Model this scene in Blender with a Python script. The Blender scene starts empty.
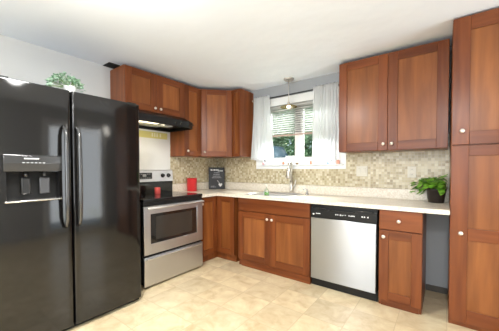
import bpy, bmesh, math, random
from mathutils import Vector, Matrix
random.seed(7)
S = bpy.context.scene
C = S.collection
PI = math.pi

# ------------------------------------------------------------------ camera
F_PX, PX, PY = 260.21, 251.70, 174.75
YAW, PITCH, ROLL = 0.63776, -0.02406, -0.00203
cam_d = bpy.data.cameras.new('camera')
cam = bpy.data.objects.new('camera', cam_d); C.objects.link(cam)
fw = Vector((-math.sin(YAW)*math.cos(PITCH), math.cos(YAW)*math.cos(PITCH), math.sin(PITCH)))
rt = Vector((math.cos(YAW), math.sin(YAW), 0)); up = rt.cross(fw)
r2 = rt*math.cos(ROLL) + up*math.sin(ROLL); u2 = up*math.cos(ROLL) - rt*math.sin(ROLL)
M = Matrix((r2, u2, -fw)).transposed().to_4x4(); M.translation = Vector((3.1231, -3.2051, 1.2512))
cam.matrix_world = M
cam_d.sensor_fit = 'HORIZONTAL'; cam_d.sensor_width = 36
cam_d.lens = F_PX/499*36
cam_d.shift_x = -(PX-249.5)/499; cam_d.shift_y = (PY-165.5)/499
cam_d.clip_start = 0.05; cam_d.clip_end = 100
S.camera = cam

# ------------------------------------------------------------------ world, sun, room lights, added curtain fill, exposure
w = bpy.data.worlds.new('world'); S.world = w; w.use_nodes = True
bg = w.node_tree.nodes['Background']; bg.inputs[0].default_value = (0.72, 0.86, 1.0, 1); bg.inputs[1].default_value = 1.1
def light(name, kind, loc, power, color=(1, 1, 1), size=None, sy=None, target=None, rad=None):
    d = bpy.data.lights.new(name, kind); d.energy = power; d.color = color
    if kind == 'AREA':
        d.shape = 'RECTANGLE'; d.size = size; d.size_y = sy or size
    if rad is not None: d.shadow_soft_size = rad
    o = bpy.data.objects.new(name, d); C.objects.link(o); o.location = loc
    if target: o.rotation_euler = (Vector(target)-Vector(loc)).to_track_quat('-Z', 'Y').to_euler()
    return o
sun = light('sun', 'SUN', (0, -5, 8), 4.2, (1, .96, .88), target=(-1.2, 4, 0)); sun.data.angle = .02
light('window_daylight', 'AREA', (2.5, -5.27, 1.45), 60, (0.90, 0.95, 1.0), 3.0, 1.7, (2.5, 0, 2.1))
def disk(name, x, y, p):
    o = light(name, 'AREA', (x, y, 2.30), p, (1, .985, .965), .30, .30, (x, y, 0)); o.data.shape = 'DISK'
disk('ceiling_lamp_light', 1.75, -2.6, 36); disk('rear_ceiling_lamp_light', 3.3, -3.9, 30)
light('ceiling_lamp_glow', 'POINT', (1.75, -2.6, 2.15), 14, (1, .985, .965), rad=.12); light('rear_ceiling_lamp_glow', 'POINT', (3.3, -3.9, 2.15), 24, (1, .985, .965), rad=.12)
light('patio_daylight', 'AREA', (4.37, -1.10, 1.15), 12, (0.95, 0.98, 1.0), .6, 1.8, (0, -1.8, 1.15))
light('curtain_fill_light', 'AREA', (1.5, 1.0, 2.75), 340, (0.95, 0.98, 1.0), 1.8, .8, (1.5, 0, 1.7))  # added lamp outside, above the view, brightening the curtains from behind
S.view_settings.view_transform = 'Standard'; S.view_settings.look = 'None'
S.view_settings.gamma = 1; S.view_settings.use_curve_mapping = False
S.view_settings.exposure = 0.36

# ------------------------------------------------------------------ helpers
def BM(): return bmesh.new()
def box(bm, x0, x1, y0, y1, z0, z1, bev=0, seg=2):
    r = bmesh.ops.create_cube(bm, size=1)
    vs = r['verts']
    for v in vs:
        v.co = Vector(((x0+x1)/2+v.co.x*(x1-x0), (y0+y1)/2+v.co.y*(y1-y0), (z0+z1)/2+v.co.z*(z1-z0)))
    if bev:
        es = list({e for v in vs for e in v.link_edges})
        r = bmesh.ops.bevel(bm, geom=es, offset=bev, segments=seg, profile=.5, affect='EDGES')
        for f in r['faces']: f.smooth = True
    return bm
def prism(bm, poly, axis, a, b, bev=0):
    # extrude a 2-D polygon along an axis ('x': poly in y,z; 'y': poly in x,z; 'z': poly in x,y)
    def mk(p, t):
        return {'x': (t, p[0], p[1]), 'y': (p[0], t, p[1]), 'z': (p[0], p[1], t)}[axis]
    A = [bm.verts.new(mk(p, a)) for p in poly]; B = [bm.verts.new(mk(p, b)) for p in poly]
    n = len(poly); fs = []
    for i in range(n):
        fs.append(bm.faces.new((A[i], A[(i+1) % n], B[(i+1) % n], B[i])))
    fs.append(bm.faces.new(A[::-1])); fs.append(bm.faces.new(B))
    bmesh.ops.recalc_face_normals(bm, faces=fs)
    if bev:
        es = list({e for f in fs for e in f.edges})
        r = bmesh.ops.bevel(bm, geom=es, offset=bev, segments=2, profile=.5, affect='EDGES')
        for f in r['faces']: f.smooth = True
    return bm
def tube(bm, pts, r, n=10):
    pts = [Vector(p) for p in pts]
    rs = r if isinstance(r, (list, tuple)) else [r]*len(pts)
    rings = []
    t0 = (pts[1]-pts[0]).normalized()
    ref = Vector((0, 0, 1)) if abs(t0.z) < .9 else Vector((1, 0, 0))
    a = t0.cross(ref).normalized()
    for i, p in enumerate(pts):
        t = (pts[min(i+1, len(pts)-1)]-pts[max(i-1, 0)]).normalized()
        a = (a - t*a.dot(t)).normalized(); b = t.cross(a)
        rings.append([bm.verts.new(p+(a*math.cos(2*PI*k/n)+b*math.sin(2*PI*k/n))*rs[i]) for k in range(n)])
    for i in range(len(rings)-1):
        for k in range(n):
            f = bm.faces.new((rings[i][k], rings[i][(k+1) % n], rings[i+1][(k+1) % n], rings[i+1][k])); f.smooth = True
    bm.faces.new(rings[0][::-1]); bm.faces.new(rings[-1])
    return bm
def lathe(bm, prof, c=(0, 0, 0), n=28, axis=None):
    c = Vector(c); R = Matrix.Identity(3)
    if axis is not None: R = Vector((0, 0, 1)).rotation_difference(Vector(axis)).to_matrix()
    rings = []
    for (r, z) in prof:
        if r < 1e-6: rings.append([bm.verts.new(c+R@Vector((0, 0, z)))])
        else: rings.append([bm.verts.new(c+R@Vector((r*math.cos(2*PI*k/n), r*math.sin(2*PI*k/n), z))) for k in range(n)])
    for A, B in zip(rings, rings[1:]):
        for k in range(n):
            q = [A[k % len(A)], A[(k+1) % len(A)], B[(k+1) % len(B)], B[k % len(B)]]
            q = [v for i, v in enumerate(q) if v not in q[:i]]
            if len(q) > 2:
                f = bm.faces.new(q); f.smooth = True
    return bm
def obj(name, bm, mat, parent=None, loc=None):
    bmesh.ops.recalc_face_normals(bm, faces=bm.faces)
    me = bpy.data.meshes.new(name); bm.to_mesh(me); bm.free()
    me.materials.append(mat)
    o = bpy.data.objects.new(name, me); C.objects.link(o)
    if parent: o.parent = parent
    if loc: o.location = loc
    try: me.shade_auto_smooth
    except Exception: pass
    return o
def tag(o, label=None, cat=None, group=None, kind=None):
    for k, v in (('label', label), ('category', cat), ('group', group), ('kind', kind)):
        if v: o[k] = v
    return o
def thing(name, label, cat, loc=(0, 0, 0), rz=0, group=None):
    o = bpy.data.objects.new(name, None); C.objects.link(o)
    o.empty_display_size = .05
    o.location = loc; o.rotation_euler = (0, 0, rz)
    return tag(o, label, cat, group)
def struct(name, bm, mat): return tag(obj(name, bm, mat), kind='structure')

# ------------------------------------------------------------------ materials
def mat(name, col=(.8, .8, .8), rough=.5, metal=0, **kw):
    m = bpy.data.materials.new(name); m.use_nodes = True
    b = m.node_tree.nodes['Principled BSDF']
    b.inputs['Base Color'].default_value = (*col, 1); b.inputs['Roughness'].default_value = rough
    b.inputs['Metallic'].default_value = metal
    for k, v in kw.items(): b.inputs[k].default_value = v
    return m
def N(m): return m.node_tree.nodes, m.node_tree.links, m.node_tree.nodes['Principled BSDF']
def ramp(nodes, stops):
    r = nodes.new('ShaderNodeValToRGB')
    while len(r.color_ramp.elements) < len(stops): r.color_ramp.elements.new(.5)
    for e, (p, c) in zip(r.color_ramp.elements, stops): e.position = p; e.color = (*c, 1)
    return r
def coords(nodes, links, scale, rnd=True):
    tc = nodes.new('ShaderNodeTexCoord'); mp = nodes.new('ShaderNodeMapping'); mp.inputs['Scale'].default_value = scale
    links.new(tc.outputs['Object'], mp.inputs['Vector'])
    if rnd:
        oi = nodes.new('ShaderNodeObjectInfo'); mu = nodes.new('ShaderNodeMath'); mu.operation = 'MULTIPLY'; mu.inputs[1].default_value = 37
        links.new(oi.outputs['Random'], mu.inputs[0])
        cb = nodes.new('ShaderNodeCombineXYZ')
        for i in range(3): links.new(mu.outputs[0], cb.inputs[i])
        links.new(cb.outputs[0], mp.inputs['Location'])
    return mp
def wood(name, dark, light_, scale, rough=.34):
    m = mat(name, rough=rough); n, l, b = N(m)
    mp = coords(n, l, scale)
    t = n.new('ShaderNodeTexNoise'); t.inputs['Scale'].default_value = 1; t.inputs['Detail'].default_value = 5; t.inputs['Distortion'].default_value = .4
    l.new(mp.outputs[0], t.inputs['Vector'])
    r = ramp(n, [(.28, dark), (.72, light_)]); l.new(t.outputs['Fac'], r.inputs[0])
    oi = n.new('ShaderNodeObjectInfo'); mr = n.new('ShaderNodeMapRange'); mr.inputs['To Min'].default_value = .88; mr.inputs['To Max'].default_value = 1.12
    l.new(oi.outputs['Random'], mr.inputs['Value'])
    hs = n.new('ShaderNodeHueSaturation'); l.new(mr.outputs[0], hs.inputs['Value']); l.new(r.outputs[0], hs.inputs['Color'])
    l.new(hs.outputs[0], b.inputs['Base Color'])
    b.inputs['Specular IOR Level'].default_value = .3; b.inputs['Coat Weight'].default_value = .10; b.inputs['Coat Roughness'].default_value = .2
    return m
FD, FL = (.110, .0260, .0062), (.210, .0585, .0145)
PD, PL = (.155, .0445, .0108), (.310, .107, .0285)
wood_v = wood('cherry_vertical', FD, FL, (16, 16, 1.3))
wood_h = wood('cherry_horizontal', FD, FL, (1.3, 16, 16))
wood_p = wood('cherry_panel', PD, PL, (13, 13, 1.1))
wood_side = wood('cherry_side', (.13, .033, .008), (.25, .072, .017), (14, 14, 1.2))

white_paint = mat('white_paint', (.82, .83, .82), .55)
ceiling_m = mat('ceiling_paint', (.82, .875, .95), .85)
n, l, b = N(ceiling_m)
mp = coords(n, l, (1.1, 1.1, 1.1), False); t = n.new('ShaderNodeTexNoise'); t.inputs['Scale'].default_value = 1.5; t.inputs['Detail'].default_value = 3
l.new(mp.outputs[0], t.inputs[0]); bp = n.new('ShaderNodeBump'); bp.inputs['Strength'].default_value = .35; bp.inputs['Distance'].default_value = .05
l.new(t.outputs[0], bp.inputs['Height']); l.new(bp.outputs[0], b.inputs['Normal'])
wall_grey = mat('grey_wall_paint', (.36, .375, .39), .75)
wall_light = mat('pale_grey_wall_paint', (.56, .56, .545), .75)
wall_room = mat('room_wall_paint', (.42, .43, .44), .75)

def mosaic(name, ts):
    m = mat(name, rough=.25); n, l, b = N(m)
    tc = n.new('ShaderNodeTexCoord')
    dv = n.new('ShaderNodeVectorMath'); dv.operation = 'SCALE'; dv.inputs['Scale'].default_value = 1/ts
    ad = n.new('ShaderNodeVectorMath'); ad.operation = 'ADD'; ad.inputs[1].default_value = (100.31, 100.31, 100.5)
    fl = n.new('ShaderNodeVectorMath'); fl.operation = 'FLOOR'
    fr = n.new('ShaderNodeVectorMath'); fr.operation = 'FRACTION'
    l.new(tc.outputs['Object'], dv.inputs[0]); l.new(dv.outputs[0], ad.inputs[0]); l.new(ad.outputs[0], fl.inputs[0]); l.new(ad.outputs[0], fr.inputs[0])
    # the face lies in the object's x-z plane: the tile index ignores depth
    mk = n.new('ShaderNodeVectorMath'); mk.operation = 'MULTIPLY'; mk.inputs[1].default_value = (1, 0, 1); l.new(fl.outputs[0], mk.inputs[0])
    wn = n.new('ShaderNodeTexWhiteNoise'); l.new(mk.outputs[0], wn.inputs['Vector'])
    r = ramp(n, [(0, (.33, .26, .15)), (.25, (.43, .35, .21)), (.5, (.51, .43, .27)), (.75, (.58, .505, .335)), (1, (.67, .61, .45))])
    l.new(wn.outputs['Value'], r.inputs[0])
    sp = n.new('ShaderNodeSeparateXYZ'); l.new(fr.outputs[0], sp.inputs[0])
    g1 = n.new('ShaderNodeMath'); g1.operation = 'GREATER_THAN'; g1.inputs[1].default_value = .1; l.new(sp.outputs['X'], g1.inputs[0])
    g2 = n.new('ShaderNodeMath'); g2.operation = 'GREATER_THAN'; g2.inputs[1].default_value = .1; l.new(sp.outputs['Z'], g2.inputs[0])
    mu = n.new('ShaderNodeMath'); mu.operation = 'MULTIPLY'; l.new(g1.outputs[0], mu.inputs[0]); l.new(g2.outputs[0], mu.inputs[1])
    mx = n.new('ShaderNodeMix'); mx.data_type = 'RGBA'; mx.inputs['A'].default_value = (.52, .46, .33, 1)
    l.new(mu.outputs[0], mx.inputs['Factor']); l.new(r.outputs[0], mx.inputs['B']); l.new(mx.outputs['Result'], b.inputs['Base Color'])
    bp = n.new('ShaderNodeBump'); bp.inputs['Strength'].default_value = .3; bp.inputs['Distance'].default_value = .002
    l.new(mu.outputs[0], bp.inputs['Height']); l.new(bp.outputs[0], b.inputs['Normal'])
    return m
mosaic_m = mosaic('mosaic_tile', .0285)

floor_m = mat('beige_vinyl_tile', rough=.32); n, l, b = N(floor_m)
tc = n.new('ShaderNodeTexCoord')
TS = .33
sub = n.new('ShaderNodeVectorMath'); sub.operation = 'ADD'; sub.inputs[1].default_value = (-1.83+TS*40, 1.50+TS*40, 0)
dv = n.new('ShaderNodeVectorMath'); dv.operation = 'SCALE'; dv.inputs['Scale'].default_value = 1/TS
fl = n.new('ShaderNodeVectorMath'); fl.operation = 'FLOOR'; fr = n.new('ShaderNodeVectorMath'); fr.operation = 'FRACTION'
l.new(tc.outputs['Object'], sub.inputs[0]); l.new(sub.outputs[0], dv.inputs[0]); l.new(dv.outputs[0], fl.inputs[0]); l.new(dv.outputs[0], fr.inputs[0])
wn = n.new('ShaderNodeTexWhiteNoise'); wn.noise_dimensions = '2D'; l.new(fl.outputs[0], wn.inputs['Vector'])
of = n.new('ShaderNodeVectorMath'); of.operation = 'SCALE'; of.inputs['Scale'].default_value = 9; l.new(wn.outputs['Color'], of.inputs[0])
av = n.new('ShaderNodeVectorMath'); av.operation = 'ADD'; l.new(tc.outputs['Object'], av.inputs[0]); l.new(of.outputs[0], av.inputs[1])
t1 = n.new('ShaderNodeTexNoise'); t1.inputs['Scale'].default_value = 6.5; t1.inputs['Detail'].default_value = 7; t1.inputs['Roughness'].default_value = .62; t1.inputs['Distortion'].default_value = .6
l.new(av.outputs[0], t1.inputs['Vector'])
r1 = ramp(n, [(.28, (.50, .37, .20)), (.45, (.62, .49, .30)), (.58, (.69, .57, .365)), (.75, (.77, .67, .46))]); l.new(t1.outputs['Fac'], r1.inputs[0])
sp = n.new('ShaderNodeSeparateXYZ'); l.new(fr.outputs[0], sp.inputs[0])
gs = []
for ax in ('X', 'Y'):
    g = n.new('ShaderNodeMath'); g.operation = 'GREATER_THAN'; g.inputs[1].default_value = .017; l.new(sp.outputs[ax], g.inputs[0]); gs.append(g)
mu = n.new('ShaderNodeMath'); mu.operation = 'MULTIPLY'; l.new(gs[0].outputs[0], mu.inputs[0]); l.new(gs[1].outputs[0], mu.inputs[1])
mr = n.new('ShaderNodeMapRange'); mr.inputs['To Min'].default_value = .9; mr.inputs['To Max'].default_value = 1.07; l.new(wn.outputs['Value'], mr.inputs['Value'])
hs = n.new('ShaderNodeHueSaturation'); l.new(mr.outputs[0], hs.inputs['Value']); l.new(r1.outputs[0], hs.inputs['Color'])
mx = n.new('ShaderNodeMix'); mx.data_type = 'RGBA'; mx.inputs['A'].default_value = (.52, .40, .24, 1)
l.new(mu.outputs[0], mx.inputs['Factor']); l.new(hs.outputs[0], mx.inputs['B']); l.new(mx.outputs['Result'], b.inputs['Base Color'])

counter_m = mat('cream_laminate', rough=.28); n, l, b = N(counter_m)
mp = coords(n, l, (1, 1, 1), False); t = n.new('ShaderNodeTexNoise'); t.inputs['Scale'].default_value = 60; t.inputs['Detail'].default_value = 4
l.new(mp.outputs[0], t.inputs[0]); r = ramp(n, [(.35, (.66, .58, .46)), (.6, (.80, .74, .63))]); l.new(t.outputs[0], r.inputs[0]); l.new(r.outputs[0], b.inputs['Base Color'])

def brushed(name, col, rough, aniso, tangent, stretch):
    m = mat(name, col, rough, 1); n, l, b = N(m)
    b.inputs['Anisotropic'].default_value = aniso
    cb = n.new('ShaderNodeCombineXYZ')
    for i in range(3): cb.inputs[i].default_value = tangent[i]
    l.new(cb.outputs[0], b.inputs['Tangent'])
    mp = coords(n, l, stretch, False); t = n.new('ShaderNodeTexNoise'); t.inputs['Scale'].default_value = 1; t.inputs['Detail'].default_value = 3
    l.new(mp.outputs[0], t.inputs[0]); mr = n.new('ShaderNodeMapRange'); mr.inputs['To Min'].default_value = rough-.02; mr.inputs['To Max'].default_value = rough+.02
    l.new(t.outputs[0], mr.inputs[0]); l.new(mr.outputs[0], b.inputs['Roughness'])
    return m
steel_x = brushed('brushed_steel_dishwasher', (.46, .475, .495), .31, .95, (0, 0, 1), (2, 2, 300))
steel_y = brushed('brushed_steel_range', (.56, .57, .585), .36, .5, (0, 1, 0), (2, 2, 300))
steel = mat('stainless_steel', (.72, .73, .74), .34, 1)
chrome = mat('chrome', (.75, .75, .76), .14, 1)
nickel = mat('brushed_nickel', (.62, .58, .52), .3, 1)
knob_m = mat('pale_nickel_knob', (.80, .72, .64), .28, .75)
def lumpy_black(name, col, rough, spec, bump):
    m = mat(name, col, rough); n, l, b = N(m); b.inputs['Specular IOR Level'].default_value = spec
    mp = coords(n, l, (1, 1, 1), False); t = n.new('ShaderNodeTexNoise'); t.inputs['Scale'].default_value = 5; t.inputs['Detail'].default_value = 2
    l.new(mp.outputs[0], t.inputs[0]); bp = n.new('ShaderNodeBump'); bp.inputs['Strength'].default_value = bump; bp.inputs['Distance'].default_value = .02
    l.new(t.outputs[0], bp.inputs['Height']); l.new(bp.outputs[0], b.inputs['Normal'])
    return m
black_door = lumpy_black('black_appliance_door', (.006, .0056, .0052), .08, .65, .03)
black_gloss = mat('black_gloss', (.010, .010, .010), .12)
black_satin = mat('black_satin', (.009, .009, .009), .35, **{'Specular IOR Level': .3})
black_matte = mat('black_matte', (.006, .006, .006), .5, **{'Specular IOR Level': .25})
dark_glass = mat('dark_oven_glass', (.012, .010, .009), .06, **{'Specular IOR Level': .8})
cook_glass = mat('ceramic_cooktop', (.010, .010, .011), .09)
ring_m = mat('burner_ring_print', (.10, .10, .10), .2)
print_white = mat('white_print', (.75, .75, .75), .5)
print_grey = mat('grey_print', (.35, .36, .36), .5)
lcd = mat('display_window', (.02, .025, .03), .15)
plastic_w = mat('cream_plastic', (.64, .60, .50), .35)
slot_m = mat('dark_slot', (.08, .07, .06), .5)
red = mat('red_enamel', (.62, .022, .028), .3)
wax = mat('red_wax', (.60, .085, .075), .45, **{'Subsurface Weight': .2})
wick_m = mat('wick', (.1, .08, .06), .8)
slate = mat('chalkboard', (.022, .022, .024), .6)
chalk = mat('chalk_white', (.72, .72, .70), .8)
yellow_m = mat('yellow_label', (.66, .60, .22), .5)
pot_dark = mat('dark_brown_pot', (.022, .015, .012), .35)
pot_white = mat('white_pot', (.80, .81, .80), .35)
terracotta = mat('terracotta', (.58, .25, .14), .7)
coral = mat('coral_ceramic', (.72, .32, .22), .4)
pink = mat('pink_ceramic', (.70, .33, .32), .4)
blue_c = mat('pale_blue_ceramic', (.34, .46, .60), .35)
brown_c = mat('brown_ceramic', (.24, .15, .07), .5)
soil = mat('soil', (.04, .028, .02), .9)
def leaf(name, c1, c2, rough=.45):
    m = mat(name, rough=rough); n, l, b = N(m)
    mp = coords(n, l, (1, 1, 1), False); t = n.new('ShaderNodeTexNoise'); t.inputs['Scale'].default_value = 22; t.inputs['Detail'].default_value = 2
    l.new(mp.outputs[0], t.inputs[0]); r = ramp(n, [(.38, c1), (.62, c2)]); l.new(t.outputs[0], r.inputs[0]); l.new(r.outputs[0], b.inputs['Base Color'])
    return m
pothos = leaf('pothos_leaf', (.07, .24, .016), (.26, .52, .05))
eucal = leaf('pale_small_leaf', (.06, .15, .07), (.40, .55, .42))
tree_leaf = leaf('tree_leaf', (.05, .12, .05), (.28, .42, .25), .6)
stem_m = mat('green_stem', (.12, .22, .05), .5)
bark = mat('bark', (.12, .08, .05), .9)
cloth = bpy.data.materials.new('white_sheer_cloth'); cloth.use_nodes = True
nn = cloth.node_tree.nodes; ll = cloth.node_tree.links; nn.remove(nn['Principled BSDF'])
df = nn.new('ShaderNodeBsdfDiffuse'); df.inputs[0].default_value = (.90, .90, .89, 1)
tr = nn.new('ShaderNodeBsdfTranslucent'); tr.inputs[0].default_value = (.90, .91, .92, 1)
mxs = nn.new('ShaderNodeMixShader'); mxs.inputs[0].default_value = .45
ll.new(df.outputs[0], mxs.inputs[1]); ll.new(tr.outputs[0], mxs.inputs[2]); ll.new(mxs.outputs[0], nn['Material Output'].inputs[0])
def clear(name, tint, gl=.06):
    m = bpy.data.materials.new(name); m.use_nodes = True; nn = m.node_tree.nodes; ll = m.node_tree.links; nn.remove(nn['Principled BSDF'])
    t = nn.new('ShaderNodeBsdfTransparent'); t.inputs[0].default_value = (*tint, 1)
    g = nn.new('ShaderNodeBsdfGlossy'); g.inputs['Roughness'].default_value = .03
    x = nn.new('ShaderNodeMixShader'); x.inputs[0].default_value = gl
    ll.new(t.outputs[0], x.inputs[1]); ll.new(g.outputs[0], x.inputs[2]); ll.new(x.outputs[0], nn['Material Output'].inputs[0])
    return m
pane_m = clear('window_glass', (.96, .98, .97), .03)
shade_glass = clear('amber_shade_glass', (.72, .62, .36), .16)
bottle_glass = clear('clear_bottle', (.93, .95, .92), .12)
green_soap = mat('green_soap', (.07, .36, .03), .2)
def emit(name, col, st):
    m = mat(name, col, .4); b = m.node_tree.nodes['Principled BSDF']
    b.inputs['Emission Color'].default_value = (*col, 1); b.inputs['Emission Strength'].default_value = st
    return m
bulb_m = emit('lamp_bulb', (1, .90, .66), 3.0)
dome_m = emit('lamp_dome', (1, .95, .86), 6.0)
hoodlamp_m = emit('hood_lamp_lens', (1, .88, .62), 2.2)
blind_m = mat('blind_slat', (.40, .40, .375), .5)
blind_rail_m = mat('blind_rail', (.42, .30, .24), .5)
vinyl = mat('window_vinyl', (.80, .77, .73), .4)
rod_m = mat('black_rod', (.012, .012, .014), .4)
grass_m = mat('lawn', (.10, .20, .05), .9)
navy = mat('slate_blue_cover', (.022, .042, .056), .8, **{'Specular IOR Level': .1})
concrete = mat('pale_concrete', (.55, .53, .48), .85)
vent_m = mat('dark_vent', (.012, .012, .012), .6)

# ------------------------------------------------------------------ dimensions
H = 2.424
CT, CTH, OV = .9186, .038, .637
SL, SR, DR, KR, PLX = .979, 1.977, 2.639, 2.981, 3.163
UB, UT, UD = 1.428, 2.388, .329
ROOMX, ROOMY = 4.42, -5.4
WX0, WX1, WZ0, WZ1 = .97, 2.04, 1.345, 2.14

# ------------------------------------------------------------------ room shell
struct('floor', box(BM(), -.12, ROOMX+.12, ROOMY-.12, .15, -.1, 0), floor_m)
struct('ceiling', box(BM(), -.12, ROOMX+.12, ROOMY-.12, .15, H, H+.1), ceiling_m)
bm = BM()
box(bm, 0, WX0, 0, .15, 0, H); box(bm, WX1, ROOMX+.12, 0, .15, 0, H)
box(bm, WX0, WX1, 0, .15, 0, WZ0); box(bm, WX0, WX1, 0, .15, WZ1, H)
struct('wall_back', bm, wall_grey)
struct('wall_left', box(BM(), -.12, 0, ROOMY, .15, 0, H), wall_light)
bm = BM()
box(bm, ROOMX, ROOMX+.12, ROOMY, -1.50, 0, H); box(bm, ROOMX, ROOMX+.12, -.70, 0, 0, H); box(bm, ROOMX, ROOMX+.12, -1.50, -.70, 2.1, H)
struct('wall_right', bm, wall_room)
bm = BM()
box(bm, -.12, .95, ROOMY-.12, ROOMY, 0, H); box(bm, 4.05, ROOMX+.12, ROOMY-.12, ROOMY, 0, H)
box(bm, .95, 4.05, ROOMY-.12, ROOMY, 0, .55); box(bm, .95, 4.05, ROOMY-.12, ROOMY, 2.32, H)
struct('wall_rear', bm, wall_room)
def casing(name, ax, x0, x1, z0, z1, wd, y0, y1, bottom=True):
    bm = BM()
    def bb(a, b_, c, d_):
        if ax == 'y': box(bm, a, b_, y0, y1, c, d_, .003)
        else: box(bm, y0, y1, a, b_, c, d_, .003)
    bb(x0-wd, x0, z0-(wd if bottom else 0), z1+wd); bb(x1, x1+wd, z0-(wd if bottom else 0), z1+wd); bb(x0, x1, z1, z1+wd)
    if bottom: bb(x0, x1, z0-wd, z0)
    return struct(name, bm, white_paint)
casing('trim_2', 'y', .95, 4.05, .55, 2.32, .07, ROOMY+.001, ROOMY+.02)
casing('trim_3', 'x', -1.50, -.70, 0, 2.1, .09, ROOMX-.02, ROOMX-.001, False)
bm = BM(); box(bm, ROOMX+.02, ROOMX+.06, -1.49, -1.40, .0, 2.09); box(bm, ROOMX+.02, ROOMX+.06, -.80, -.71, 0, 2.09)
box(bm, ROOMX+.02, ROOMX+.06, -1.40, -.80, 0, .12); box(bm, ROOMX+.02, ROOMX+.06, -1.40, -.80, 2.0, 2.09)
d1 = struct('door_1', bm, white_paint)
obj('door_glass', box(BM(), ROOMX+.035, ROOMX+.045, -1.40, -.80, .12, 2.0), pane_m, d1)
bm = BM(); box(bm, .96, 4.04, ROOMY-.08, ROOMY-.04, .56, .62); box(bm, .96, 4.04, ROOMY-.08, ROOMY-.04, 2.25, 2.31)
for x in (.96, 1.96, 2.98, 3.98): box(bm, x, x+.06, ROOMY-.08, ROOMY-.04, .62, 2.25)
w2 = struct('window_2', bm, white_paint)
obj('window_pane', box(BM(), 1.0, 4.0, ROOMY-.065, ROOMY-.055, .62, 2.25), pane_m, w2)

# kitchen window: casing, jamb, two sashes
bm = BM()
box(bm, .845, WX0, -.02, -.001, 1.243, 2.245, .004); box(bm, WX1, 2.171, -.02, -.001, 1.243, 2.245, .004)
box(bm, WX0, WX1, -.02, -.001, WZ1, 2.245, .004); box(bm, WX0, WX1, -.02, -.001, 1.243, WZ0, .004)
struct('trim_1', bm, white_paint)
bm = BM()
for a, b_, c, d_ in ((WX0+.002, WX0+.05, WZ0+.002, WZ1-.002), (WX1-.05, WX1-.002, WZ0+.002, WZ1-.002), (WX0+.05, WX1-.05, WZ1-.045, WZ1-.002), (WX0+.05, WX1-.05, WZ0+.002, WZ0+.03)):
    box(bm, a, b_, .035, .13, c, d_, .002)
box(bm, 1.47, 1.55, .05, .12, WZ0+.03, WZ1-.045, .003)
w1 = struct('window_1', bm, vinyl)
for x0, x1, y in ((WX0+.05, 1.47, .095), (1.55, WX1-.05, .075)):
    bm = BM()
    box(bm, x0, x0+.03, y-.012, y+.012, WZ0+.03, WZ1-.045); box(bm, x1-.03, x1, y-.012, y+.012, WZ0+.03, WZ1-.045)
    box(bm, x0+.03, x1-.03, y-.012, y+.012, WZ0+.03, WZ0+.06); box(bm, x0+.03, x1-.03, y-.012, y+.012, WZ1-.075, WZ1-.045)
    s = obj('window_sash', bm, vinyl, w1)
    obj('window_pane', box(BM(), x0+.03, x1-.03, y-.003, y+.003, WZ0+.06, WZ1-.075), pane_m, s)

# backsplash tile
t = obj('tile_backsplash', BM() if False else box(box(box(BM(), .009, .845, -.008, 0, 1.03, 1.60), 2.171, PLX-.001, -.008, 0, 1.03, 1.60), .845, 2.171, -.008, 0, 1.03, 1.243), mosaic_m, None)
t.location = (0, -.0005, 0); tag(t, kind='structure')
t = obj('tile_backsplash', box(BM(), -.93, -.0095, -.008, 0, 1.03, 1.60), mosaic_m); t.rotation_euler = (0, 0, PI/2); t.location = (.0005, 0, 0); tag(t, kind='structure')

# ------------------------------------------------------------------ cabinets
def knob(parent, x, y, z, r=.0165):
    bm = BM(); lathe(bm, [(.006, 0), (.006, .012), (r, .017), (r*1.02, .022), (r*.8, .028), (0, .030)], (x, y, z), 16, (0, -1, 0))
    return obj('knob', bm, knob_m, parent)
def door(parent, x0, x1, z0, z1, y=0, fwd=.085, kn=None, mid=None, name='door', rb=None, rt_=None):
    t = .02; e = .0006; rb = rb or fwd; rt_ = rt_ or fwd
    d = obj(name, box(BM(), x0+fwd-.004, x1-fwd+.004, y+.011, y+.018, z0+rb-.004, z1-rt_+.004), wood_p, parent)
    for a, b_ in ((x0, x0+fwd), (x1-fwd, x1)): obj('stile', box(BM(), a, b_, y, y+t, z0, z1, .0025), wood_v, d)
    for a, b_ in [(z0, z0+rb), (z1-rt_, z1)]+([mid] if mid else []):
        obj('rail', box(BM(), x0+fwd+e, x1-fwd-e, y+.0004, y+t, a, b_, .0022), wood_h, d)
    if kn: knob(d, kn[0], y, kn[1])
    return d
def slab(parent, x0, x1, z0, z1, y=0, kn=None, name='drawer_front'):
    d = obj(name, box(BM(), x0, x1, y, y+.02, z0, z1, .004), wood_h, parent)
    if kn: knob(d, kn[0], y, kn[1])
    return d
def carcass(parent, w_, d_, z0, z1, y0=.021, m=None):
    return obj('carcass', box(BM(), 0, w_, y0, d_, z0, z1, .0015), m or wood_side, parent)
g = .0015
# upper cabinets on the right of the window
UW = 3.146-2.182
c = thing('wall_cabinet', 'large two door cherry wall cabinet right of the window, above the outlets', 'cabinet', (2.182, -UD, UB))
carcass(c, UW-.001, UD-.002, 0, UT-UB)
door(c, g, .482-g, .004, UT-UB-.004, kn=(.482-.035, .065)); door(c, .482+g, UW-g, .004, UT-UB-.004, kn=(.482+.04, .065))
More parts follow.
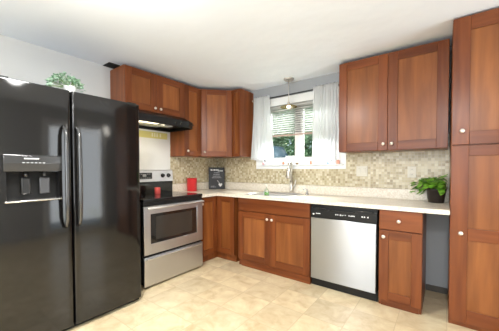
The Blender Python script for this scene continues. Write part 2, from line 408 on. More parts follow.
# narrow end cabinet, diagonal corner, tall single, over-hood pair
c = thing('wall_cabinet', 'narrow cherry end cabinet beside the left curtain, its plain side showing', 'cabinet', (.6365, -UD, UB-.006))
carcass(c, .149, UD-.002, 0, UT-UB+.004)
door(c, g, .149-g, .004, UT-UB, fwd=.042)
c = thing('wall_cabinet', 'diagonal corner cherry wall cabinet above the chalkboard sign', 'cabinet', (0, 0, UB-.006))
DG = .635
bm = BM(); prism(bm, [(.002, -.002), (.002, -DG+.0005), (.322, -DG+.0005), (DG-.0005, -.322), (DG-.0005, -.002)], 'z', 0, UT-UB)
obj('carcass', bm, wood_side, c)
dl = math.hypot(DG-UD, DG-UD)
d = door(c, g, dl-g, .004, UT-UB-.004, y=-.021, fwd=.075, kn=(.045, .065))
d.location = (.329-.0035, -DG+.0035, 0); d.rotation_euler = (0, 0, PI/4)
c = thing('wall_cabinet', 'tall single door cherry wall cabinet between the hood and the corner', 'cabinet', (.329, -.9275, UB-.006), PI/2)
carcass(c, .9275-DG-.0005, .327, 0, UT-UB)
door(c, g, .9275-DG-.004, .004, UT-UB-.004, fwd=.07, kn=(.035, .07))
c = thing('wall_cabinet', 'short two door cherry wall cabinet directly above the black range hood', 'cabinet', (.329, -1.740, 1.921), PI/2)
carcass(c, .8115, .327, 0, UT-.003-1.921)
hh = UT-.003-1.921
door(c, g, .394-g, .004, hh-.004, fwd=.08, kn=(.394-.035, .05)); door(c, .394+g, .8115-g, .004, hh-.004, fwd=.08, kn=(.394+.04, .05))
# pantry
PW = .62
c = thing('pantry_cabinet', 'full height cherry pantry cabinet at the right end of the counter', 'cabinet', (PLX, -.61, 0))
carcass(c, PW, .608, .0, H-.012)
door(c, g, PW-g, 1.433, H-.014, fwd=.107, kn=(.066, 1.537), rb=.10)
door(c, g, PW-g, .035, 1.424, fwd=.107, kn=(.066, .745), mid=(.69, .785), rt_=.078)
# base cabinets
BT = CT-CTH-.001
c = thing('base_cabinet', 'cherry sink base cabinet with false drawer front and two doors', 'cabinet', (SL, -.61, 0))
W = SR-SL-.004
bm = BM(); box(bm, 0, .018, .022, .60, 0, BT); box(bm, W-.018, W, .022, .60, 0, BT); box(bm, .018, W-.018, .022, .036, 0, BT); box(bm, .018, W-.018, .585, .60, 0, BT); box(bm, .018, W-.018, .036, .585, .08, .10)
obj('carcass', bm, wood_side, c)
slab(c, g, W-g, .716, BT-.004, name='false_drawer_front')
door(c, g, W*.49-g, .085, .706, fwd=.078, kn=(W*.49-.03, .645)); door(c, W*.49+g, W-g, .085, .706, fwd=.078, kn=(W*.49+.035, .645))
obj('toe_kick', box(BM(), .05, W, .006, .02, 0, .08), wood_h, c)
c = thing('base_cabinet', 'narrow cherry base cabinet with one drawer and one door, right of the dishwasher', 'cabinet', (DR+.008, -.61, 0))
W = KR-DR-.008
carcass(c, W, .60, .0, BT, y0=.022)
slab(c, g, W-g, .70, BT-.004, kn=(W*.48, .785))
door(c, g, W-g, .055, .692, fwd=.078, kn=(.04, .635))
obj('toe_kick', box(BM(), 0.02, W-.02, .012, .021, 0, .05), wood_h, c)
# corner base with two doors meeting at the inner corner
c = thing('base_cabinet', 'cherry corner base cabinet with doors meeting at a right angle beside the range', 'cabinet', (0, 0, 0))
bm = BM(); prism(bm, [(.01, -.01), (.01, -.926), (.579, -.926), (.579, -.589), (.905, -.589), (.905, -.01)], 'z', .1, BT)
obj('carcass', bm, wood_side, c)
bm = BM(); prism(bm, [(.03, -.03), (.03, -.926), (.550, -.926), (.550, -.560), (.905, -.560), (.905, -.03)], 'z', 0, .0995)
obj('toe_kick', bm, wood_side, c)
d = door(c, g, .926-.612, .1, BT-.006, fwd=.07, kn=(.035, .80-.01)); d.location = (.601, -.926, 0); d.rotation_euler = (0, 0, PI/2)
d = door(c, g, .305, .1, BT-.006, fwd=.07); d.location = (.602, -.61, 0)
# dark filler recess between the corner base and the sink base is left open

# ------------------------------------------------------------------ countertop with sink cut-out
SX0, SX1, SY0, SY1 = 1.06, 1.66, -.545, -.135
c = thing('countertop', 'cream laminate L shaped countertop running under the window', 'countertop', (0, 0, CT-CTH))
bm = BM()
# grid of cells, hole left out, merged into one solid
xs = [.0105, .638, SX0, SX1, PLX-.002]; ys = [-.9275, -OV, SY0, SY1, -.0105]
vt = {}
def gv(i, j, z):
    k = (i, j, z)
    if k not in vt: vt[k] = bm.verts.new((xs[i], ys[j], z))
    return vt[k]
cells = {(0, 0)} | {(i, j) for i in range(4) for j in (1, 2, 3)}
cells -= {(2, 2)}
for (i, j) in cells:
    bm.faces.new((gv(i, j, CTH), gv(i+1, j, CTH), gv(i+1, j+1, CTH), gv(i, j+1, CTH)))
    bm.faces.new((gv(i, j, 0), gv(i, j+1, 0), gv(i+1, j+1, 0), gv(i+1, j, 0)))
    for (di, dj, p, q) in ((0, -1, (i, j), (i+1, j)), (1, 0, (i+1, j), (i+1, j+1)), (0, 1, (i+1, j+1), (i, j+1)), (-1, 0, (i, j+1), (i, j))):
        if (i+di, j+dj) not in cells:
            bm.faces.new((gv(*p, 0), gv(*q, 0), gv(*q, CTH), gv(*p, CTH)))
es = [e for e in bm.edges if len(e.link_faces) == 2 and abs(e.calc_face_angle(0)) > 1]
r = bmesh.ops.bevel(bm, geom=es, offset=.005, segments=2, profile=.5, affect='EDGES')
obj('worktop', bm, counter_m, c)
bm = BM(); box(bm, .001, PLX-.002, -.021, -.001, .0005+CTH, .148, .003); box(bm, .001, .021, -.9275, -.0215, .0005+CTH, .148, .003)
obj('upstand', bm, counter_m, c)

# ------------------------------------------------------------------ sink, faucet, dispenser, bottle
def rrect(x0, x1, y0, y1, r, n=6):
    P = []
    for cx, cy, a0 in ((x1-r, y1-r, 0), (x0+r, y1-r, 90), (x0+r, y0+r, 180), (x1-r, y0+r, 270)):
        for k in range(n+1):
            a = math.radians(a0+90*k/n); P.append((cx+r*math.cos(a), cy+r*math.sin(a)))
    return P
s = thing('kitchen_sink', 'stainless steel sink set in the cream countertop under the window', 'sink', ((SX0+SX1)/2, (SY0+SY1)/2, CT))
hx, hy = (SX1-SX0)/2, (SY1-SY0)/2
bm = BM(); loops = []
for dx, z, r in ((.028, .0006, .07), (.027, .005, .07), (.012, .006, .06), (-.004, .002, .055), (-.012, -.03, .055), (-.02, -.15, .055), (-.06, -.165, .05)):
    loops.append([bm.verts.new((x, y, z)) for x, y in rrect(-hx-dx, hx+dx, -hy-dx, hy+dx, r)])
for A, B in zip(loops, loops[1:]):
    for k in range(len(A)):
        f = bm.faces.new((A[k], A[(k+1) % len(A)], B[(k+1) % len(A)], B[k])); f.smooth = True
bm.faces.new(loops[-1])
obj('bowl', bm, steel, s)
bm = BM(); lathe(bm, [(.045, -.1645), (.045, -.161), (.03, -.161), (.025, -.164), (0, -.164)], n=20); obj('drain', bm, chrome, s)

fx, fy = 1.465, -.068
f = thing('kitchen_faucet', 'brushed nickel pull down faucet standing behind the sink', 'faucet', (fx, fy, CT))
obj('base_ring', lathe(BM(), [(0, .0005), (.033, .0005), (.033, .008), (.024, .016), (0, .016)]), nickel, f)
obj('body', lathe(BM(), [(0, .016), (.023, .016), (.025, .05), (.024, .11), (.021, .15), (0, .152)]), nickel, f)
dirv = Vector((.25, -.97, 0)).normalized()
pts = [Vector((0, 0, .15)), Vector((0, 0, .32))]
for k in range(0, 11):
    a = PI*k/10; pts.append(Vector((0, 0, .335))+dirv*(.085*(1-math.cos(a)))+Vector((0, 0, .085*math.sin(a))))
pts.append(Vector((0, 0, .315))+dirv*.17)
obj('spout', tube(BM(), pts, .0155, 12), nickel, f)
e = dirv*.17
obj('spray_head', tube(BM(), [e+Vector((0, 0, .32)), e+Vector((0, 0, .29)), e+Vector((0, 0, .22)), e+Vector((0, 0, .205))], [.018, .024, .030, .025], 14), nickel, f)
obj('lever', tube(BM(), [(.018, 0, .085), (.045, -.005, .092), (.058, -.01, .12), (.075, -.02, .18)], [.015, .014, .011, .009], 10), nickel, f)

s = thing('soap_dispenser', 'small chrome pump dispenser on the counter right of the faucet', 'dispenser', (1.735, -.16, CT))
obj('base', lathe(BM(), [(0, .0005), (.024, .0005), (.024, .008), (.014, .016), (.012, .045), (0, .045)]), chrome, s)
obj('nozzle', tube(BM(), [(0, 0, .045), (0, 0, .066), (-.012, -.012, .073), (-.045, -.035, .068)], [.010, .010, .008, .006], 10), chrome, s)

s = thing('soap_bottle', 'small clear bottle with green soap at the front rim of the sink', 'bottle', (1.40, -.578, CT+.0065))
obj('bottle', lathe(BM(), [(0, 0), (.028, 0), (.030, .004), (.030, .06), (.022, .078), (.012, .084), (.012, .098), (.010, .098), (.010, .084), (.019, .076), (.027, .058), (.027, .004), (0, .004)]), bottle_glass, s)
obj('soap', lathe(BM(), [(0, .0045), (.0265, .0045), (.0265, .04), (0, .04)]), green_soap, s)
obj('pump', tube(lathe(BM(), [(0, .0985), (.013, .0985), (.013, .110), (.006, .112), (.005, .128), (0, .128)]), [(0, 0, .125), (0, 0, .131), (-.01, -.012, .132), (-.03, -.03, .128)], .005, 8), plastic_w, s)

# ------------------------------------------------------------------ dishwasher
DX0, DX1 = SR+.006, DR-.004
W = DX1-DX0
d = thing('dishwasher', 'stainless steel dishwasher with black control panel under the counter', 'dishwasher', (DX0, -.61, 0))
obj('tub', box(BM(), .004, W-.004, .021, .58, .09, BT-.006), black_matte, d)
obj('toe_panel', box(BM(), .0, W, .030, .045, .004, .088), black_satin, d)
obj('door_panel', box(BM(), .004, W-.010, -.006, .0195, .088, .735, .004), steel_x, d)
bm = BM()
# control panel with the scooped handle along its top
box(bm, .002, W-.002, -.008, .0195, .7365, .823, .003)
prof = []
K = 24
for k in range(K+1):
    x = .002+(W-.004)*k/K; u = (k/K-.5)*2
    prof.append((x, .838-.022*max(0, 1-(abs(u)/.62)**2.5)))
prism(bm, [(.002, .8225)]+[(W-.002, .8225)]+prof[::-1], 'y', -.008, .0195)
box(bm, .002, W-.002, .012, .0195, .823, BT-.004)
cp = obj('control_panel', bm, black_satin, d)
bm = BM()
tube(bm, [(.03+(W-.06)*k/16, -.011, .842-.020*max(0, 1-(abs(k/8-1)/.62)**2.5)) for k in range(17)], .0045, 8)
obj('handle_lip', bm, black_gloss, cp)
bm = BM()
rr = random.Random(3)
for x in [.265+.016*k for k in range(7)]:
    box(bm, x, x+.009, -.0092, -.0075, .783+rr.uniform(-.004, .004), .789+rr.uniform(0, .006))
obj('printed_marks', bm, print_white, cp); bm = BM()
for x in (.395, .407, .419, .431, .443): box(bm, x, x+.009, -.0092, -.0075, .784, .789+rr.uniform(0, .006))
obj('printed_marks', bm, print_white, cp); bm = BM()
for x in (.515, .535, .565): box(bm, x, x+.012, -.0092, -.0075, .785, .797)
obj('printed_marks', bm, print_white, cp)
obj('word_mark', box(BM(), .06, .11, -.0092, -.0075, .778, .784), print_white, cp)
bm = BM(); lathe(bm, [(0, 0), (.010, 0), (.010, .0015), (0, .0015)], (.035, -.008, .772), 14, (0, -1, 0)); obj('round_logo', bm, print_white, cp)

# ------------------------------------------------------------------ range
RY0, RY1 = -1.742, -.934
W = RY1-RY0
r_ = thing('range', 'stainless steel electric range with black glass cooktop between fridge and corner cabinet', 'range', (.655, RY0, 0), PI/2)
obj('body', box(BM(), .002, W-.002, .022, .625, .045, .905), black_satin, r_)
bm = BM()
box(bm, 0, W, -.012, .645, .9055, .935, .008)
ck = obj('cooktop', bm, cook_glass, r_)
for x, y, r in ((.20, .16, .10), (.60, .16, .08), (.20, .45, .08), (.60, .45, .10)):
    bm = BM()
    for q in (r, r*.62): lathe(bm, [(q-.003, .9352), (q, .9356), (q+.003, .9352)], (x, y, 0), 36)
    obj('burner_ring', bm, ring_m, ck)
bm = BM(); prism(bm, [(.645, .9055), (.600, .9055), (.597, 1.08), (.645, 1.08)], 'x', .004, W-.004); bgl = obj('backguard_base', bm, black_gloss, r_)
bm = BM(); prism(bm, [(.649, 1.0805), (.585, 1.0805), (.597, 1.225), (.612, 1.238), (.649, 1.238)], 'x', .0, W, .004); bk = obj('control_panel', bm, mat('pale_steel_panel', (.74, .75, .77), .42, .7), r_)
def bgy(z): return .585+.012*(z-1.08)/.145
obj('display', box(BM(), .285, .485, bgy(1.14)-.004, bgy(1.14)+.02, 1.118, 1.200, .003), lcd, bk)
bm = BM()
for k in range(6):
    box(bm, .300+k*.028, .316+k*.028, bgy(1.13)-.006, bgy(1.13), 1.128, 1.136)
    if k not in (2, 3): box(bm, .300+k*.028, .316+k*.028, bgy(1.13)-.006, bgy(1.13), 1.178, 1.186)
box(bm, .352, .400, bgy(1.13)-.0055, bgy(1.13), 1.150, 1.182)
obj('display_marks', bm, print_grey, bk)
for x in (.07, .15, W-.165, W-.075):
    bm = BM(); lathe(bm, [(.028, 0), (.028, .006), (.022, .010), (.019, .028), (0, .030)], (x, bgy(1.16)-.0005, 1.16), 20, (0, -1, .08)); obj('knob', bm, black_gloss, bk)
bm = BM(); box(bm, .003, W-.003, -.002, .021, .862, .904, .002); obj('front_strip', bm, black_satin, r_)
# oven door: steel frame round a dark window
bm = BM()
z0, z1 = .352, .858
wx0, wx1, wz0, wz1 = .082, W-.098, .462, .775
box(bm, .004, wx0, -.012, .0205, z0, z1, .004); box(bm, wx1, W-.004, -.012, .0205, z0, z1, .004)
box(bm, wx0-.001, wx1+.001, -.0118, .0203, z0, wz0, .003); box(bm, wx0-.001, wx1+.001, -.0118, .0203, wz1, z1, .003)
od = obj('oven_door', bm, steel_y, r_)
obj('oven_window', box(BM(), wx0-.002, wx1+.002, -.009, .015, wz0-.002, wz1+.002), dark_glass, od)
bm = BM(); box(bm, wx0+.06, wx1-.075, -.0096, -.0088, wz0+.035, wz1-.03); obj('window_screen', bm, mat('oven_window_screen', (.035, .030, .025), .10), od)
bm = BM(); tube(bm, [(.02, -.047, .842), (.04, -.055, .843), (W/2, -.060, .845), (W-.04, -.055, .843), (W-.02, -.047, .842)], [.012, .015, .015, .015, .012], 12)
for x in (.045, W-.045): tube(bm, [(x, -.055, .843), (x, -.011, .838)], .009, 8)
obj('handle', bm, steel, od)
dw = obj('drawer', box(BM(), .004, W-.004, -.012, .0205, .022, .327, .006), steel_y, r_)
bm = BM(); prism(bm, [(-.0125, .292), (-.030, .303), (-.033, .312), (-.020, .318), (-.0125, .318)], 'x', .03, W-.03, .002); obj('handle', bm, steel, dw)
for x in (.06, W-.06):
    obj('foot', lathe(BM(), [(0, .0005), (.018, .0005), (.018, .012), (.010, .014), (.010, .046), (0, .046)], (x, .06, 0), 12), black_matte, r_)
    obj('foot', lathe(BM(), [(0, .0005), (.018, .0005), (.018, .012), (.010, .014), (.010, .046), (0, .046)], (x, .57, 0), 12), black_matte, r_)

s = thing('pillar_candle', 'small red candle standing on the black cooktop', 'candle', (.225, -1.285, .9365))
obj('wax', lathe(BM(), [(0, 0), (.033, 0), (.035, .003), (.035, .074), (.031, .080), (.012, .076), (0, .075)]), wax, s)
obj('wick', tube(BM(), [(0, 0, .075), (.001, 0, .085), (.004, 0, .090)], .0015, 6), wick_m, s)

# range hood
h = thing('range_hood', 'black range hood with lit underside below the short cabinet', 'hood', (.0, -1.738, 0))
W = .806
bm = BM()
def hood_sec(x, taper):  # side profile in (depth, height); right end tapers
    return [(.0075, 1.919), (.33, 1.919), (.52-taper, 1.852), (.535-taper, 1.84), (.53-taper, 1.768), (.52-taper, 1.762)]
secs = []
for yv, tp in ((.0, .0), (W-.10, 0), (W, .05)):
    secs.append([bm.verts.new((px, yv, pz)) for px, pz in hood_sec(yv, tp)])
for A, B in zip(secs, secs[1:]):
    for k in range(len(A)-1): bm.faces.new((A[k], A[k+1], B[k+1], B[k]))
for yv, tp in ((0, 0), (W, .05)):
    pass
# end plates, back plate and inner pan
box(bm, .0075, .50, 0, .004, 1.765, 1.85); box(bm, .0075, .455, W-.004, W, 1.765, 1.85)
bm.faces.new(secs[0]+[bm.verts.new((.0075, 0, 1.762))]); bm.faces.new(secs[-1][::-1]+[bm.verts.new((.0075, W, 1.762))][::-1])
box(bm, .0075, .515, .004, W-.004, 1.805, 1.815); box(bm, .0075, .012, .004, W-.004, 1.762, 1.90)
obj('canopy', bm, black_satin, h)
obj('lamp_lens', box(BM(), .29, .46, .06, .40, 1.792, 1.804, .003), hoodlamp_m, h)
hl = light('hood_lamp_light', 'AREA', (.375, .23, 1.788), 2.2, (1, .86, .62), .14, .3, (.375, .23, 0)); hl.parent = h
obj('grease_filter', box(BM(), .06, .27, .10, .56, 1.794, 1.804, .003), steel, h)
obj('lamp_housing', box(BM(), .28, .40, .44, .56, 1.770, 1.804, .004), steel, h)
for k in range(2): obj('switch', lathe(BM(), [(.013, 0), (.013, .008), (0, .009)], (.5325, W-.30+k*.07, 1.803), 14, (1, 0, -.07)), black_gloss, h)

# wall plate and label behind the range
p = tag(obj('splash_panel', box(BM(), .001, .006, -1.735, -.933, .94, 1.915), mat('white_splash_panel', (.74, .75, .74), .3)), 'smooth pale metal splash panel on the wall between range and hood', 'panel')
p = thing('label_strip', 'long yellow label with white blocks on the wall under the hood', 'label', (.0065, -1.50, 1.655))
obj('strip', box(BM(), 0, .003, 0, .52, 0, .085, .001), yellow_m, p)
pm = mat('pale_print', (.80, .78, .55), .5)
for y, wd in ((.28, .02), (.315, .02), (.35, .022), (.40, .02)): obj('printed_block', box(BM(), .0028, .0036, y, y+wd, .022, .07), pm, p)

# ------------------------------------------------------------------ refrigerator
FX = .836
FR, FS, FLY = -1.868, -2.4225, -2.87
f = thing('refrigerator', 'black side by side refrigerator with water dispenser at the left', 'refrigerator', (FX, FLY, 0), PI/2)
W = FR-FLY; sp_ = FS-FLY
obj('cabinet', box(BM(), .004, W-.004, .075, .80, .03, 1.825, .004), black_satin, f)
obj('base_grille', box(BM(), .01, W-.01, .03, .0745, .012, .040, .003), black_matte, f)
for x in (.06, W-.06):
    obj('foot', lathe(BM(), [(0, .0005), (.022, .0005), (.022, .02), (.012, .022), (.012, .032), (0, .032)], (x, .12, 0), 12), black_matte, f)
    obj('foot', lathe(BM(), [(0, .0005), (.022, .0005), (.022, .02), (.012, .022), (.012, .032), (0, .032)], (x, .70, 0), 12), black_matte, f)
def bowed(bm, x0, x1, z0, z1, hole=None):
    # door slab whose front bows out gently and rounds at the two upright edges
    n_ = 18; R = .013
    def yy(x):
        u = min(x-x0, x1-x)
        e = R-math.sqrt(max(0, R*R-(R-u)**2)) if u < R else 0
        return e - .006*(1-((x-(x0+x1)/2)/((x1-x0)/2))**2)
    xs_ = sorted(set([x0, x0+.002, x0+.005, x0+.009, x0+R]+[x0+R+(x1-x0-2*R)*k/n_ for k in range(n_+1)]+[x1-.009, x1-.005, x1-.002, x1]+([hole[0], hole[1]] if hole else [])))
    zs_ = [z0, z0+.0015, z0+.01, z0+.02, z1-.02, z1-.01, z1-.0015, z1]+([hole[2], hole[3]] if hole else [])
    zs_ = sorted(zs_)
    V = {}
    for i, x in enumerate(xs_):
        for j, z in enumerate(zs_):
            V[i, j] = bm.verts.new((x, yy(x)+(.001 if j in (0, len(zs_)-1) else 0), z))
    for i in range(len(xs_)-1):
        for j in range(len(zs_)-1):
            if hole and xs_[i] >= hole[0]-1e-6 and xs_[i+1] <= hole[1]+1e-6 and zs_[j] >= hole[2]-1e-6 and zs_[j+1] <= hole[3]+1e-6: continue
            fc = bm.faces.new((V[i, j], V[i+1, j], V[i+1, j+1], V[i, j+1])); fc.smooth = True
    B = [bm.verts.new(p) for p in ((x0, .0745, z0), (x1, .0745, z0), (x1, .0745, z1), (x0, .0745, z1))]
    m_ = len(xs_)-1; q_ = len(zs_)-1
    bm.faces.new((B[0], B[3], B[2], B[1]))
    bm.faces.new([V[0, j] for j in range(q_+1)]+[B[3], B[0]]); bm.faces.new([V[m_, j] for j in range(q_, -1, -1)]+[B[1], B[2]])
    bm.faces.new([V[i, q_] for i in range(m_+1)]+[B[2], B[3]]); bm.faces.new([V[i, 0] for i in range(m_, -1, -1)]+[B[0], B[1]])
HX0, HX1, HZ0, HZ1 = .072, .362, 1.035, 1.232
bm = BM(); bowed(bm, .003, sp_-.005, .042, 1.8425, (HX0, HX1, HZ0, HZ1)); dl_ = obj('freezer_door', bm, black_door, f)
bm = BM(); bowed(bm, sp_+.005, W-.003, .042, 1.8425); dr_ = obj('fridge_door', bm, black_door, f)
# dispenser: control fascia, recess, paddles, tray
bm = BM(); prism(bm, [(-.002, 1.348), (-.018, 1.340), (-.022, 1.290), (-.012, 1.235), (.0, 1.233)], 'x', .058, .376, .002)
fa = obj('dispenser_panel', bm, lumpy_black('dispenser_fascia', (.03, .03, .03), .16, .8, 0), dl_)
bm = BM(); box(bm, .16, .24, -.0225, -.0195, 1.318, 1.325); obj('logo_mark', bm, print_white, fa)
bm = BM()
for k in range(6): box(bm, .150+k*.022, .164+k*.022, -.0228, -.020, 1.291, 1.296)
obj('printed_marks', bm, print_grey, fa)
bm = BM()
y1 = .068
box(bm, HX0-.004, HX1+.004, y1, y1+.004, HZ0-.004, HZ1+.004)
box(bm, HX0-.006, HX0, -.002, y1, HZ0, HZ1); box(bm, HX1, HX1+.006, -.002, y1, HZ0, HZ1); box(bm, HX0, HX1, -.001, y1, HZ1, HZ1+.004)
rc = obj('dispenser_recess', bm, black_matte, dl_)
bm = BM(); box(bm, .155, .205, .035, .045, 1.075, 1.19, .006); tube(bm, [(.18, .035, 1.231), (.18, .035, 1.195)], .014, 10); obj('ice_paddle', bm, mat('grey_paddle', (.02, .02, .02), .2), rc)
bm = BM(); box(bm, .255, .315, .035, .045, 1.075, 1.19, .006); tube(bm, [(.285, .035, 1.231), (.285, .035, 1.20)], .010, 10); obj('water_paddle', bm, mat('light_paddle', (.05, .05, .052), .2), rc)
bm = BM(); prism(bm, [(.066, 1.030), (-.010, 1.024), (-.020, 1.030), (-.020, 1.036), (-.008, 1.041), (.066, 1.041)], 'x', .062, .372, .002)
obj('drip_tray', bm, mat('satin_tray', (.60, .58, .54), .22, .9), dl_)
# handles
for dd, x in ((dl_, sp_-.056), (dr_, sp_+.030)):
    bm = BM(); zs_ = [.815, .83, .88, 1.0, 1.19, 1.38, 1.50, 1.55, 1.565]
    pts = [(x, (-.012 if k in (0, 8) else -.040 if k in (1, 7) else -.058-.012*math.sin(PI*(z-.83)/.72)), z) for k, z in enumerate(zs_)]
    tube(bm, pts, [.010, .012, .013, .0145, .0145, .0145, .013, .012, .010], 14)
    obj('handle', bm, lumpy_black('handle_black', (.03, .03, .03), .16, .9, 0), dd)
for a in (W-.10, .02): obj('hinge_cover', box(BM(), a, a+.08, .02, .11, 1.843, 1.858, .004), black_satin, f)

# ------------------------------------------------------------------ plants
def leaf_quad(bm, p, d, up_, L, wd, fold=.25):
    d = d.normalized(); s = d.cross(up_).normalized(); n_ = s.cross(d)
    pts = [p, p+d*L*.35+s*wd*.5+n_*wd*fold, p+d*L*.75+s*wd*.32+n_*wd*fold*.5, p+d*L, p+d*L*.75-s*wd*.32+n_*wd*fold*.5, p+d*L*.35-s*wd*.5+n_*wd*fold]
    mid = p+d*L*.5
    vs = [bm.verts.new(q) for q in pts]; m_ = bm.verts.new(mid)
    for k in range(6):
        fc = bm.faces.new((m_, vs[k], vs[(k+1) % 6])); fc.smooth = True
p = thing('pothos_plant', 'leafy green pothos in a dark brown pot beside the pantry', 'plant', (3.06, -.13, CT+.0005))
obj('pot', lathe(BM(), [(0, 0), (.062, 0), (.065, .004), (.079, .118), (.082, .120), (.082, .138), (.074, .138), (.072, .118), (0, .118)], n=32), pot_dark, p)
obj('soil', lathe(BM(), [(0, .1185), (.071, .1185), (.06, .124), (0, .126)]), soil, p)
rr = random.Random(11); bm = BM(); st = BM()
for k in range(120):
    a = rr.uniform(0, 2*PI); q = rr.uniform(.2, 1)
    ctr = Vector((-.05, -.015, 0)) if rr.random() < .5 else Vector((0, 0, 0))
    rad = .125*q
    top = ctr+Vector((math.cos(a)*rad, math.sin(a)*rad*.8, .235-.10*q*q+rr.uniform(-.03, .02)))
    top.x = min(top.x, .055); top.y = min(top.y, .045)
    if top.x < -.085: top.z -= rr.uniform(0, .04)
    root = Vector((math.cos(a)*.03, math.sin(a)*.03, .124))
    md = (root+top)/2+Vector((0, 0, .035))
    if k % 2 == 0: tube(st, [root, md, top], .002, 5)
    d = Vector((math.cos(a), math.sin(a), rr.uniform(-.7, .1)))
    if top.x > .03: d.x = min(d.x, .1 if top.x < .045 else -.2)
    if top.y > .0: d.y = min(d.y, .1)
    leaf_quad(bm, top, d, Vector((rr.uniform(-.3, .3), rr.uniform(-.3, .3), 1)), rr.uniform(.06, .085), rr.uniform(.05, .068), .12)
obj('foliage', bm, pothos, p); obj('stems', st, stem_m, p)

p = thing('potted_fern', 'small pale green bushy plant in a white pot on top of the refrigerator', 'plant', (.765, -2.405, 1.8435))
obj('pot', lathe(BM(), [(0, 0), (.032, 0), (.035, .003), (.042, .045), (.043, .048), (.039, .048), (.038, .042), (0, .042)]), pot_white, p)
rr = random.Random(5); bm = BM(); st = BM()
for k in range(330):
    a = rr.uniform(0, 2*PI); q = math.sqrt(rr.random())
    ctr = Vector((0, -.035+.055*math.sin(a), 0))
    P = Vector((math.cos(a)*.085*q, -.025+math.sin(a)*.118*q, .125-.085*q*q+rr.uniform(-.025, .018)))
    if k % 6 == 0: tube(st, [(P.x*.2, P.y*.2, .04), (P.x*.6, P.y*.6, .04+(P.z-.04)*.7), P], .0015, 4)
    d = Vector((math.cos(a)+rr.uniform(-.6, .6), math.sin(a)+rr.uniform(-.6, .6), rr.uniform(-.3, .8)))
    leaf_quad(bm, P, d, Vector((rr.uniform(-1, 1), rr.uniform(-1, 1), .8)), rr.uniform(.016, .028), rr.uniform(.012, .018), .15)
obj('foliage', bm, eucal, p); obj('stems', st, stem_m, p)

# ------------------------------------------------------------------ canister, sign, outlets
s = thing('utensil_canister', 'empty bright red canister on the counter beside the range', 'canister', (.115, -.635, CT+.0005))
obj('body', lathe(BM(), [(0, 0), (.068, 0), (.070, .003), (.074, .182), (.077, .187), (.074, .190), (.071, .186), (.066, .006), (0, .006)], n=32), red, s)
s = thing('chalkboard_sign', 'black chalkboard sign with white lettering and a heart leaning in the corner', 'sign', (.165, -.165, CT+.001), PI/4)
lean = .10
def tilt(o): o.rotation_euler = (-lean, 0, 0); return o
bd = tilt(obj('board', box(BM(), -.122, .122, -.006, .006, .0, .345, .002), slate, s))
bm = BM(); box(bm, -.127, -.121, -.009, .008, 0, .35); box(bm, .121, .127, -.009, .008, 0, .35); box(bm, -.121, .121, -.009, .008, .344, .35); box(bm, -.121, .121, -.009, .008, 0, .006)
obj('frame', bm, black_matte, bd)
bm = BM(); rr = random.Random(2)
def words(z, x0, x1, hgt, wmin, wmax):
    x = x0
    while x < x1:
        wd = rr.uniform(wmin, wmax); box(bm, x, min(x+wd, x1), -.0072, -.0058, z, z+hgt*rr.uniform(.75, 1)); x += wd+hgt*.35
words(.300, -.095, .03, .022, .014, .022); words(.288, .02, .10, .014, .01, .02)
obj('chalk_title', bm, chalk, bd); bm = BM()
words(.262, -.04, .05, .008, .008, .02); words(.235, -.05, .05, .009, .008, .02); words(.205, -.06, .06, .010, .008, .02); words(.180, -.075, .075, .008, .01, .02)
obj('chalk_lines', bm, print_grey, bd); bm = BM()
words(.030, -.095, -.01, .008, .008, .018); words(.045, -.09, -.03, .007, .008, .018)
obj('chalk_lines', bm, print_grey, bd)
bm = BM()
hp = []
for k in range(28):
    a = 2*PI*k/28; hp.append((.06+.0022*16*math.sin(a)**3*.85, .068+.0022*(13*math.cos(a)-5*math.cos(2*a)-2*math.cos(3*a)-math.cos(4*a))))
prism(bm, hp, 'y', -.0074, -.0058)
tube(bm, [(.045, -.0068, .098), (.02, -.0068, .125), (.012, -.0068, .145)], .003, 6)
obj('chalk_heart', bm, chalk, bd)
def outlet(name, label, x0, x1, z0, z1, gangs, cat):
    o = thing(name, label, cat, ((x0+x1)/2, -.0092, (z0+z1)/2))
    hw, hz = (x1-x0)/2, (z1-z0)/2
    obj('cover_plate', box(BM(), -hw, hw, -.006, 0, -hz, hz, .002), plastic_w, o)
    for kx in gangs:
        if name == 'light_switch':
            obj('rocker', box(BM(), kx-.014, kx+.014, -.010, -.0055, -.030, .030, .002), plastic_w, o)
        else:
            for z in (-.024, .024):
                k = obj('socket', box(BM(), kx-.015, kx+.015, -.0075, -.0055, z-.014, z+.014, .003), plastic_w, o)
                bm = BM(); box(bm, kx-.007, kx-.004, -.008, -.0070, z-.004, z+.007); box(bm, kx+.004, kx+.007, -.008, -.0070, z-.004, z+.007); obj('slot', bm, slot_m, k)
outlet('light_switch', 'cream double switch plate on the mosaic right of the window', 2.290, 2.412, 1.160, 1.278, (-.03, .03), 'switch')
outlet('wall_outlet', 'cream single outlet plate on the mosaic above the leafy pothos', 2.808, 2.886, 1.152, 1.270, (0,), 'outlet')

# ------------------------------------------------------------------ window dressing
b_ = thing('window_blind', 'horizontal slat blind lowered over the upper half of the window', 'blind', (1.505, .028, 0))
obj('head_rail', box(BM(), -.475, .475, -.018, .012, 2.105, 2.137, .002), blind_m, b_)
bm = BM()
for k in range(12):
    z = 2.088-k*.0305
    A = [Vector((x, -.013, z+.006)) for x in (-.47, .47)]; B = [Vector((x, .013, z-.006)) for x in (-.47, .47)]
    m0 = [Vector((x, 0, z+.0025)) for x in (-.47, .47)]
    q = [bm.verts.new(p_) for p_ in (A[0], A[1], m0[1], m0[0], B[1], B[0])]
    bm.faces.new((q[0], q[1], q[2], q[3])); bm.faces.new((q[3], q[2], q[4], q[5]))
bmesh.ops.solidify(bm, geom=bm.faces[:], thickness=.0015)
obj('slats', bm, blind_m, b_)
obj('bottom_rail', box(BM(), -.472, .472, -.014, .014, 1.708, 1.728, .003), blind_rail_m, b_)
